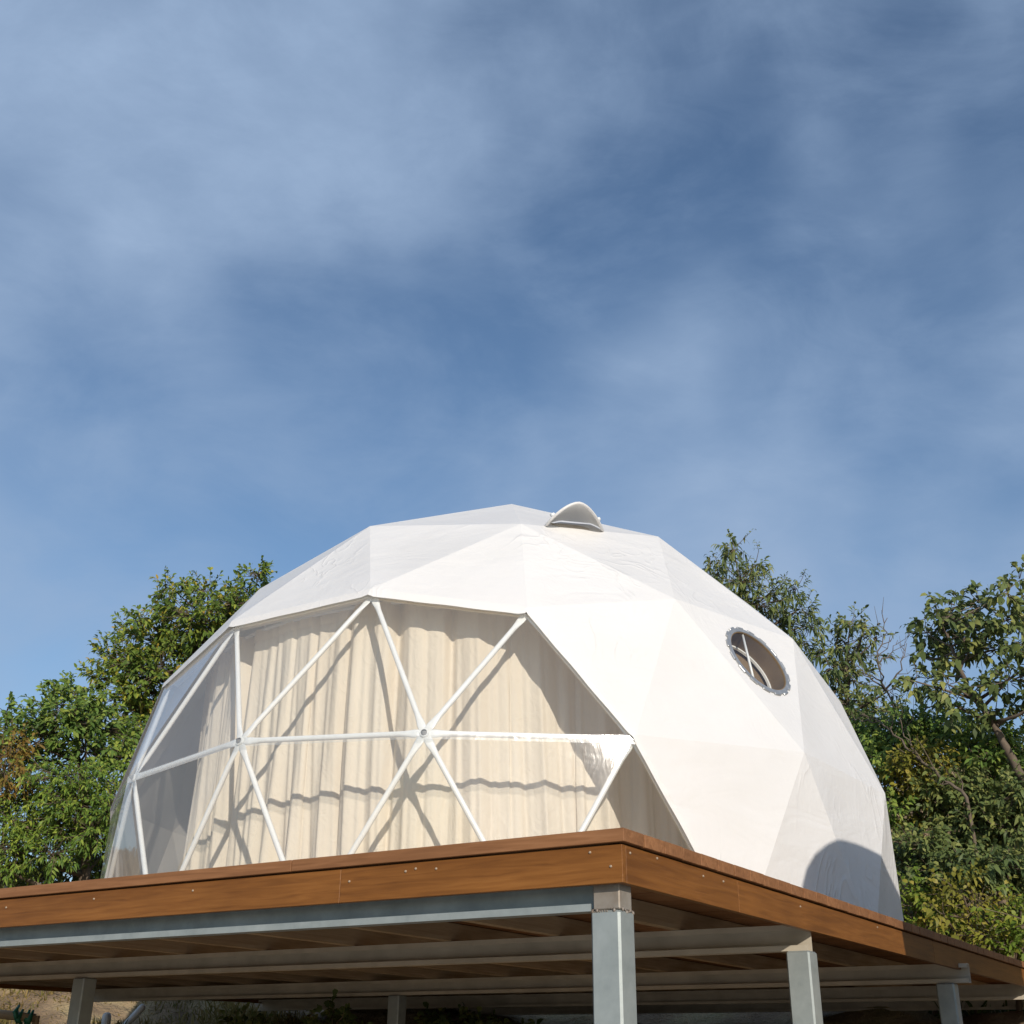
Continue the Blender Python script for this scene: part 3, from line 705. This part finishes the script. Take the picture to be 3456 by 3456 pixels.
def plant(name, label, cat_, base, blobs, leafmat_, dens=1.0, leafL=0.09, leafW=0.04, per_twig=7, droop=0.25, twig_len=0.16,
          trunk=None, tr_r=0.07, bark=None, group=None, up=0.35, twigs=True, shell=0.55, twig_frac=1.0, extra=None):
    base = np.array([base[0], base[1], ground_z(base[0], base[1])-0.08])
    root = empty(name, tuple(base)); tag(root, label, cat_, group)
    P, D, Nn, L, W, Dr, segs = foliage(blobs, dens, leafL, leafW, per_twig, droop, twig_len, up, shell)
    link('crown', leaf_mesh('crown', P-base, D, Nn, L, W, Dr), leafmat_, root)
    mb = MB()
    trunk = [base] + [np.array(p) for p in (trunk or [])]
    if len(trunk) == 1:
        cc = np.mean([b[0] for b in blobs], 0); trunk.append(base+(cc-base)*np.array([.35, .35, .6])); trunk.append(cc)
    # smooth trunk
    pts = []
    for i in range(len(trunk)-1):
        p0 = trunk[max(i-1, 0)]; p1 = trunk[i]; p2 = trunk[i+1]; p3 = trunk[min(i+2, len(trunk)-1)]
        for s in np.linspace(0, 1, 6, endpoint=False):
            pts.append(0.5*((2*p1)+(-p0+p2)*s+(2*p0-5*p1+4*p2-p3)*s*s+(-p0+3*p1-3*p2+p3)*s**3))
    pts.append(trunk[-1]); pts = [p + rng.normal(size=3)*tr_r*0.12*(0 < i) for i, p in enumerate(pts)]
    rad = [tr_r*(1.25 if i == 0 else 1)*(1-0.82*i/(len(pts)-1)) for i in range(len(pts))]
    mb.tube([p-base for p in pts], rad, 9)
    PA = np.array(pts)
    for (c, r) in blobs:                                    # limb to each clump
        k = int(np.argmin(np.linalg.norm(PA-c, axis=1) + 2.2*np.maximum(0, PA[:, 2]-c[2]+0.15)))
        a = PA[k]; mid = (a+c)/2 + rng.normal(size=3)*0.08*np.linalg.norm(c-a) + np.array([0, 0, -.06*np.linalg.norm(c-a)])
        q = [a*(1-s)**2 + 2*mid*s*(1-s) + c*s*s for s in np.linspace(0, 1, 6)]
        r0_ = max(0.008, rad[k]*0.55)
        mb.tube([p-base for p in q], [r0_*(1-.7*s)+.003 for s in np.linspace(0, 1, 6)], 6)
    if twigs:
        for (b_, t2, c) in segs:
            if rng.random() < twig_frac:
                mb.tube([c+(b_-c)*0.25-base, b_-base, t2-base], [0.006, 0.0045, 0.002], 3, False)
    link('trunk', mb.mesh('trunk', True), bark or MAT['bark'], root)
    return root
def blobs(hd, lst, jit=0.5, dscale=1.1):
    out = []
    for (px, py, rx, ry) in lst:
        h = hd + rng.uniform(-jit, jit); c = at(px, py, h); s = np.linalg.norm(c-CAM)/F_PX
        out.append((c, np.array([rx*s, max(rx, ry)*s*dscale, ry*s])))
    return out
def P2(px, py, hd): return at(px, py, hd)

# -- trees left of the dome
B = blobs(17.5, [(868,1945,48,48),(845,2010,70,50),(700,2005,90,52),(790,2040,80,50),(570,1975,42,40),(560,2040,50,45),(650,2080,110,60),(480,2085,45,50),(450,2140,60,55),(560,2160,110,70),(700,2170,120,80),(800,2130,70,80),
     (370,2210,60,50),(430,2240,90,60),(540,2270,120,80),(680,2290,120,90),(340,2290,60,50),(450,2340,110,70),(580,2390,120,90),(480,2450,110,70),(700,2420,120,110),(820,2280,90,120),(900,2120,80,100),(600,2520,100,90)])
plant('broadleaf_tree', 'tall leafy green tree with orange-tinged leaves touching the clear left edge of the dome', 'tree', P2(640,2900,17.6)[:2], B, MAT['leaf_broad'], 2.6, 0.092, 0.042, 9, 0.35, 0.16,
      trunk=[P2(635,2650,17.6), P2(600,2420,17.6), P2(640,2230,17.6), P2(700,2080,17.6)], tr_r=0.11)
B = blobs(16.2, [(225,2325,60,36),(300,2380,90,55),(180,2380,60,40),(120,2425,60,36),(230,2440,100,60),(350,2460,90,60),(150,2490,80,50),(290,2530,110,60),(400,2560,80,60),(60,2470,50,40),(110,2560,80,60),(420,2480,60,50)])
plant('broadleaf_tree', 'lower spreading green tree sloping down left beside the orange-tinged tall tree', 'tree', P2(280,2930,16.4)[:2], B, MAT['leaf_mid'], 2.6, 0.085, 0.040, 9, 0.35, 0.14,
      trunk=[P2(285,2760,16.4), P2(270,2600,16.3), P2(250,2440,16.2)], tr_r=0.08)
B = blobs(15.0, [(200,2620,110,36),(330,2640,90,50),(110,2690,110,50),(260,2710,120,55),(380,2720,60,60),(60,2780,90,50),(170,2790,110,50),(310,2800,90,50),(400,2810,36,60),(60,2870,100,50),(180,2880,90,45),(340,2890,70,45),(20,2930,60,36),(250,2750,100,60)])
plant('feathery_tree', 'bright green feathery-leaved small tree with a dark leaning trunk behind the deck', 'tree', P2(292,2960,15.1)[:2], B, MAT['leaf_fern'], 3.4, 0.068, 0.022, 14, 0.4, 0.20,
      trunk=[P2(296,2900,15.1), P2(318,2810,15.1), P2(270,2730,15.1), P2(230,2650,15.1)], tr_r=0.075, up=0.1)
B = blobs(15.6, [(20,2405,44,26),(-50,2450,90,60),(-110,2540,110,90),(-40,2560,60,60)])
plant('broadleaf_tree', 'small tree with one leafy sprig beyond the brown-tipped shrub', 'tree', P2(-120,2950,15.6)[:2], B, MAT['leaf_mid'], 2.0, 0.095, 0.045, 7, 0.3, 0.15, tr_r=0.06)
B = blobs(15.2, [(40,2525,60,40),(15,2600,60,50),(70,2630,50,40),(-20,2680,70,60),(30,2560,70,50)])
plant('brown_tipped_shrub', 'yellow-brown tipped shrub standing at the left behind the feathery tree', 'shrub', P2(0,2960,15.3)[:2], B, MAT['leaf_brown'], 2.2, 0.085, 0.028, 9, 0.6, 0.17, tr_r=0.05)
for k, (px, py, w, h, hd, lab) in enumerate([(60,2965,90,30,15.9,'low dark brush under the feathery tree at the far end'),(210,2945,80,36,16.0,'low dark brush under the feathery tree beside its trunk'),(370,2940,80,50,15.8,'low dark brush tucked against the left foot of the dome'),(480,2800,90,120,16.3,'leafy understorey bush hidden behind the clear left edge of the dome')]):
    B = blobs(hd, [(px,py-12,w,h*1.4),(px+w*.7,py+h*.1,w*.7,h*1.1),(px-w*.7,py+h*.1,w*.7,h*1.1)])
    plant('undergrowth_bush', lab, 'bush', P2(px, 3020, hd)[:2], B, MAT['leaf_dark'], 3.2, 0.08, 0.035, 8, 0.4, 0.16, tr_r=0.03, twig_frac=0.5, group='undergrowth below the left trees')

# -- trees right of the dome
B = blobs(17.0, [(2480,1850,50,42),(2440,1905,60,48),(2550,1905,40,44),(2395,1925,40,30),(2500,1965,90,50),(2610,1990,50,40),(2690,1985,44,44),(2560,2040,90,50),(2700,2055,60,50),(2640,2105,90,50),(2735,2110,36,50),(2700,2170,60,50),(2450,2020,90,70),(2560,2130,90,70),(2480,2140,90,80),(2640,2220,70,70)])
plant('narrow_leaf_tree', 'dark narrow-leaved tree rising directly behind the white dome shoulder', 'tree', P2(2600,2900,17.2)[:2], B, MAT['leaf_dark'], 1.9, 0.105, 0.031, 9, 0.75, 0.15,
      trunk=[P2(2600,2500,17.1), P2(2560,2200,17.0), P2(2500,1960,17.0)], tr_r=0.09, up=0.15)
B = blobs(16.0, [(2815,2110,28,26),(2870,2105,50,36),(2910,2150,50,36),(2960,2155,24,16),(2820,2185,70,44),(2890,2215,70,44),(2800,2255,60,44),(2870,2290,80,50),(2800,2340,60,40),(2860,2375,80,44),(2930,2340,30,24),(2920,2420,90,50),(2780,2420,70,60),(2965,2385,60,40),(3030,2400,60,40),(3000,2330,36,24)])
plant('narrow_leaf_tree', 'smaller narrow-leaved tree between the dome shoulder and the bare twiggy sapling', 'tree', P2(2840,2850,16.1)[:2], B, MAT['leaf_dark'], 2.0, 0.105, 0.036, 9, 0.6, 0.15,
      trunk=[P2(2850,2600,16.1), P2(2860,2380,16), P2(2860,2180,16)], tr_r=0.07, up=0.15)
# big-leaved tree
B = blobs(12.6, [(3165,2075,60,36),(3230,2045,60,40),(3310,2040,60,46),(3400,2000,50,50),(3440,1960,40,40),(3130,2140,50,40),(3200,2130,70,44),(3290,2120,80,48),(3390,2090,70,50),(3110,2215,44,36),(3180,2215,60,40),(3270,2200,60,40),(3370,2190,80,50),(3090,2300,44,30),(3130,2290,50,36),(3200,2310,60,44),(3290,2330,50,36),(3400,2300,80,60),(3440,2400,60,60),(3360,2400,50,40),
     (3510,2060,80,70),(3530,2200,80,70),(3560,2330,90,80),(3220,2380,70,40)])
plant('big_leaf_tree', 'dark large-leaved tree with a bare tan leaning trunk on the right hillside', 'tree', P2(3640,3050,12.9)[:2], B, MAT['leaf_dark'], 1.9, 0.095, 0.055, 8, 0.45, 0.15,
      trunk=[P2(3560,2860,12.8), P2(3462,2650,12.7), P2(3395,2520,12.6), P2(3340,2420,12.6), P2(3270,2330,12.6), P2(3215,2200,12.6), P2(3180,2100,12.6)], tr_r=0.06, bark=MAT['twig'], up=0.2)
# bare twiggy sapling
def bare(name, label, base, paths, rad, cat_='tree'):
    base = np.array([base[0], base[1], ground_z(*base[:2])-0.05]); root = empty(name, tuple(base)); tag(root, label, cat_)
    for n_i, (pts, r) in enumerate(paths):
        mb = MB(); pts = [np.array(p)-base for p in pts]
        fine = []
        for i in range(len(pts)-1):
            for s in np.linspace(0, 1, 4, endpoint=False): fine.append(pts[i]*(1-s)+pts[i+1]*s + rng.normal(size=3)*0.012)
        fine.append(pts[-1])
        mb.tube(fine, [r*(1-.75*k/(len(fine)-1)) for k in range(len(fine))], 6)
        for k in range(3, len(fine)-1, 2):                   # side twigs
            d = fine[min(k+1, len(fine)-1)]-fine[k-1]; d /= np.linalg.norm(d); s = rnd_dir(1)[0]; s -= d*(s@d)
            l = rng.uniform(.15, .45); q1 = fine[k]+(d*.6+s*.8)*l*.5; q2 = q1+(d*.9+s*.3+np.array([0, 0, .25]))*l*.6
            mb.tube([fine[k], q1, q2], [r*.4, r*.28, r*.1], 4, False)
            e = q1+(d*.4-s*.5+rnd_dir(1)[0]*.4)*l*.5; mb.tube([q1, e], [r*.25, r*.1], 4, False)
        mb.build('trunk' if n_i == 0 else 'branch', MAT['twig'], root, True)
bs = P2(3080, 2700, 14.6)
bare('bare_sapling', 'leafless twiggy sapling between the narrow-leaved and large-leaved trees', (bs[0], bs[1]),
     [([np.array([bs[0], bs[1], ground_z(bs[0], bs[1])]), P2(3060,2480,14.6), P2(2990,2330,14.5), P2(2960,2240,14.5), P2(2980,2150,14.5), P2(2995,2085,14.4)], 0.016),
      ([P2(2990,2330,14.5), P2(2930,2290,14.5), P2(2890,2240,14.4)], 0.012), ([P2(2990,2330,14.5), P2(3040,2260,14.4), P2(3060,2170,14.4)], 0.013),
      ([P2(2960,2240,14.5), P2(3000,2210,14.6), P2(3030,2160,14.6)], 0.010), ([P2(3060,2480,14.6), P2(3130,2400,14.6), P2(3230,2330,14.6)], 0.013), ([P2(2975,2300,14.5), P2(2920,2270,14.5), P2(2880,2280,14.5)], 0.009)], 0.02)
dbp = P2(3290, 2760, 12.3)
bare('dead_branch', 'dead pale branch leaning across the yellow-green shrubs on the right hillside', (dbp[0], dbp[1]),
     [([np.array([dbp[0], dbp[1], ground_z(dbp[0], dbp[1])]), P2(3260,2690,12.3), P2(3180,2630,12.4), P2(3100,2560,12.5), P2(3020,2480,12.7), P2(2950,2430,12.9), P2(2900,2410,13.0)], 0.020), ([P2(3100,2560,12.5), P2(3060,2480,12.6), P2(3020,2400,12.7)], 0.012)], 0.03, 'branch')
# hillside shrubs right
HS = [
 ('dense_shrub','dark dense shrub behind the dome waist under the smaller narrow-leaved tree',[(2920,2480,90,50),(2870,2500,60,60),(2980,2540,80,60),(2900,2590,70,60)],14.2,'leaf_mid',(2930,2800)),
 ('dense_shrub','dark dense shrub under the leafless sapling',[(3060,2450,90,50),(3130,2500,90,60),(3040,2520,80,50),(3180,2450,80,40)],14.0,'leaf_mid',(3090,2800)),
 ('dense_shrub','leafy green shrub below the large-leaved tree crown',[(3290,2470,90,60),(3380,2500,90,60),(3250,2540,90,60),(3440,2560,60,70),(3340,2580,90,60)],13.2,'leaf_mid',(3340,2850)),
 ('yellow_shrub','yellow-green shrub column standing beside the dome waist',[(3080,2570,60,50),(3110,2640,60,55),(3060,2690,60,55),(3110,2740,60,50),(3040,2620,50,50),(3150,2560,50,40)],12.9,'leaf_yellow',(3090,2900)),
 ('dense_shrub','mid green shrub squeezed between the dome and the yellow-green shrub',[(2985,2640,50,60),(3010,2730,60,60),(2960,2580,40,50),(3020,2820,60,60)],13.0,'leaf_mid',(3010,2950)),
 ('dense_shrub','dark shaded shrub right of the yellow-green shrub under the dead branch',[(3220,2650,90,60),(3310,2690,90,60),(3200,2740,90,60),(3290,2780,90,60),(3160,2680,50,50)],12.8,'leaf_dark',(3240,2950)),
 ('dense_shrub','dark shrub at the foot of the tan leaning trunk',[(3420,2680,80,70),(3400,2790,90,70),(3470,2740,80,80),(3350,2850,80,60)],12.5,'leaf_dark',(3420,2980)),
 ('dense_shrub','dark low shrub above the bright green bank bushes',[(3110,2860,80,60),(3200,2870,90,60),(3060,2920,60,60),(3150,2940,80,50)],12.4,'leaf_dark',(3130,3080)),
 ('dense_shrub','dark low shrub with grass blades above the deck edge end',[(3300,2920,90,60),(3400,2930,90,60),(3250,2960,80,50),(3460,2980,60,60)],12.1,'leaf_dark',(3340,3120)),
 ('bright_bush','bright green bush hugging the lower right of the dome above the deck edge',[(3090,3020,50,40),(3150,3050,70,44),(3100,3100,60,44),(3190,3110,70,44),(3060,3060,40,40)],11.7,'leaf_bright',(3130,3200)),
 ('bright_bush','bright yellow-green bush spreading over the middle of the deck edge',[(3230,3010,50,36),(3260,3070,70,44),(3240,3140,70,44),(3310,3120,70,44),(3290,3190,60,40)],11.5,'leaf_bright',(3270,3260)),
 ('bright_bush','bright green bush beside the far end of the deck edge',[(3380,3080,70,44),(3440,3130,70,50),(3380,3170,70,50),(3440,3220,70,44),(3520,3150,80,60)],11.3,'leaf_bright',(3420,3300)),
]
for nm, lab, bl, hd, lm2, bp in HS:
    B = blobs(hd, bl, 0.3, 1.3)
    lL, lW = (0.078, 0.034) if lm2 != 'leaf_bright' else (0.062, 0.033)
    if lm2 == 'leaf_yellow': lL, lW = 0.055, 0.034
    if lm2 == 'leaf_bright': B = [(c_ + rng.normal(size=3)*0.07, r_*rng.uniform(0.7, 1.25, 3)) for c_, r_ in B]
    plant(nm, lab, 'bush' if 'bush' in nm else 'shrub', P2(bp[0], bp[1], hd+.15)[:2], B, MAT[lm2 if 'yellow-green bush' not in lab else 'leaf_yellow'], 4.2, lL, lW, 8, 0.45, 0.24 if lm2 == 'leaf_bright' else 0.15, tr_r=0.03, twig_frac=0.35, group='shrubs on the right hillside')
# hillside trees and bushes hidden in part behind the dome, so the slope goes on from other sides
for k, (px, py, hd, lab) in enumerate([(1100,2500,19.5,'green tree wholly behind the dome on its left'),(1700,2450,20.0,'green tree wholly behind the dome at its middle'),(2200,2450,19.5,'green tree wholly behind the dome on its right')]):
    B = blobs(hd, [(px,py,150,110),(px-130,py+90,130,100),(px+130,py+80,130,100),(px,py+200,160,100)])
    plant('broadleaf_tree', lab, 'tree', P2(px, 2950, hd)[:2], B, MAT['leaf_mid'], 1.0, 0.12, 0.055, 8, 0.35, 0.18, tr_r=0.08, twig_frac=0.2)

# grass (uncountable): dry grass on the bank, long blades on the right slope
def grass(name, label, regions, matl, hmin, hmax, wd, n):
    Vs, Fs = [], []
    P = []
    for (x0, x1, y0, y1, w) in regions:
        m_ = int(n*w); P.append(np.stack([rng.uniform(x0, x1, m_), rng.uniform(y0, y1, m_)], 1))
    P = np.concatenate(P)
    rel = P-DC; u, v = rel@DU, rel@DV
    keep = ~((u > -0.1) & (u < DL-0.3) & (v > -0.1) & (v < DW-0.6)); P = P[keep]
    z = gz(P[:, 0], P[:, 1]) - 0.06; m_ = len(P)
    base = np.column_stack([P, z]); d = np.column_stack([rng.normal(size=(m_, 2))*0.45, np.ones(m_)])
    L = rng.uniform(hmin, hmax, m_)*(0.6+0.4*np.sin(P[:, 0]*1.9)*np.sin(P[:, 1]*2.3))
    o = link(name, leaf_mesh(name, base, d, rnd_dir(m_), np.maximum(L, .08), np.full(m_, wd)*rng.uniform(.6, 1.4, m_), rng.uniform(.1, .7, m_)), matl)
    tag(o, label, 'grass', kind='stuff'); return o
grass('dry_grass', 'dry yellow grass covering the earth bank behind the deck', [(-7.5, -2.0, -0.5, 5.0, 0.85), (-2.0, 4, 4.5, 7, 0.15)], MAT['grass_dry'], 0.16, 0.45, 0.013, 60000)
grass('long_grass', 'long green grass blades on the right hillside', [(3.8, 9, 1.2, 6.5, 1.0)], MAT['grass_green'], 0.25, 0.75, 0.022, 14000)

# ------------------------------------------------------------------ small things under and beyond the deck
def ground_thing(px, py, z_guess_hd): return at(px, py, z_guess_hd)
a = at(372, 3500, 12.0); c = at(362, 3418, 12.0)
e = MB(); base = np.array([a[0], a[1], ground_z(a[0], a[1])-.03])
def pipe(name, lab, P0, P1, r):
    mb = MB(); d = (P1-P0)/np.linalg.norm(P1-P0)
    mb.tube([np.zeros(3), P1-P0-d*r*.8, P1-P0-d*r*.3, P1-P0], [r, r, r*.85, r*.45], 14)
    o = mb.build(name, MAT['pipe'], None, True); o.location = tuple(P0); tag(o, lab, 'pipe'); return o
pipe('white_pipe', 'short upright white pipe with a rounded end on the grassy bank', np.array([c[0]+.02, c[1]-.05, ground_z(c[0], c[1])-0.15]), c, 0.040)
p0 = at(425, 3460, 12.2); p1 = at(487, 3392, 12.2); dd = p0-p1; g0 = ground_z(p0[0], p0[1]); k_ = max(1.0, (p1[2]-g0+.1)/max(p1[2]-p0[2], .01))
pipe('white_pipe', 'long white pipe leaning diagonally on the grassy bank', p1+dd*min(k_, 3.5), p1, 0.032)
rl = empty('bamboo_rail', tuple(at(60, 3440, 11.5))); tag(rl, 'wooden rail with a green tie on the grassy bank', 'rail')
O_ = at(60, 3440, 11.5)
A_, B_ = at(-120, 3418, 11.6)-O_, at(118, 3436, 11.4)-O_
mb = MB(); mb.tube([A_, (A_+B_)/2+np.array([0, 0, .01]), B_], [.042, .038, .034], 10); mb.build('pole', MAT['joist'], rl, True)
T_ = at(82, 3425, 11.42)-O_
mb = MB()
for k in range(5):
    w = rnd_dir(1)[0]*.05; mb.tube([T_+w*.3+np.array([(k-2)*.025, 0, -.06]), T_+w+np.array([(k-2)*.03, -.04, .0]), T_+w*.5+np.array([(k-2)*.035, 0, .06])], [.014, .022, .010], 6)
mb.build('green_tie', MAT['green'], rl, True)
for P in (A_, B_):
    W_ = P+O_; gg_ = ground_z(W_[0], W_[1]); mb = MB(); mb.tube([P+np.array([0, .03, .02]), np.array([P[0], P[1]+.03, gg_-O_[2]-.1])], .03, 8); mb.build('stake', MAT['joist'], rl)
# dark shrubs standing in the shade under the deck
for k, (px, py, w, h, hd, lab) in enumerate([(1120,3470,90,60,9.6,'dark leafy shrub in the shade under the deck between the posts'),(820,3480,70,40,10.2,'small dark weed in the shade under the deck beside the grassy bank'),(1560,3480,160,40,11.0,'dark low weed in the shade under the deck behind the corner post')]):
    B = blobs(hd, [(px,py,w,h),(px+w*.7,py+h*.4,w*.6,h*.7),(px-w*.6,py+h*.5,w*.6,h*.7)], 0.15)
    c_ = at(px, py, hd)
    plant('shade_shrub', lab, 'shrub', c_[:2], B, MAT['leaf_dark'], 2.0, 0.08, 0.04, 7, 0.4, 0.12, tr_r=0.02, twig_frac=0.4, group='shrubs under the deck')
# unseen round-topped shape on a block stand, added to shade the dome foot
TA = 5.75; sdir = np.array([math.sin(SUN_AZ), -math.cos(SUN_AZ)]); ldir = np.array([math.cos(SUN_AZ), math.sin(SUN_AZ)])
tl_ = 1.235; TR = 1.05; tc_ = ldir*(tl_+TR) + sdir*TA
tg = ground_z(tc_[0], tc_[1]); TT = 0.115 + math.tan(SUN_EL)*(TA-2.72)
caster = empty('shade_caster', (tc_[0], tc_[1], tg)); tag(caster, 'added unseen grey round-topped shape on a block stand, shading the dome from beside the deck corner', 'shade object')
def lathe(prof, n=48):
    V, Fc = [], []
    for r_, z in prof:
        for k in range(n): a = 2*math.pi*k/n; V.append((r_*math.cos(a), r_*math.sin(a), z))
    for i in range(len(prof)-1):
        for k in range(n): Fc.append((i*n+k, i*n+(k+1) % n, (i+1)*n+(k+1) % n, (i+1)*n+k))
    Fc.append(tuple(range((len(prof)-1)*n, len(prof)*n))); return V, Fc
H_ = TT-tg; sh = 1.2
prof = [(TR*.98, sh)]
for k in range(12): z = sh+.05+k*(H_-sh-.5)/11; prof += [(TR, z), (TR-.02, z+.03)]
for k in range(1, 10): a = k/10*math.pi/2; prof.append((TR*(.28+.72*math.cos(a)), H_-.42+.42*math.sin(a)))
V_, F_ = lathe(prof); mb = MB(); mb.add(V_, F_); mb.build('caster_shell', MAT['caster'], caster, True)
mb = MB(); mb.tube([(0, 0, H_-.02), (0, 0, H_+.02)], .26, 24); mb.build('lid', MAT['caster'], caster)
for i in range(6):
    for j in range(5):
        mb = MB(); x = -1.0+j*.41+(.0 if i % 2 else .1); mb.box((x, -.9, -.1 if i == 0 else i*.2), (x+.39, .9, i*.2+.195), .008); mb.build('block', MAT['block'], caster)
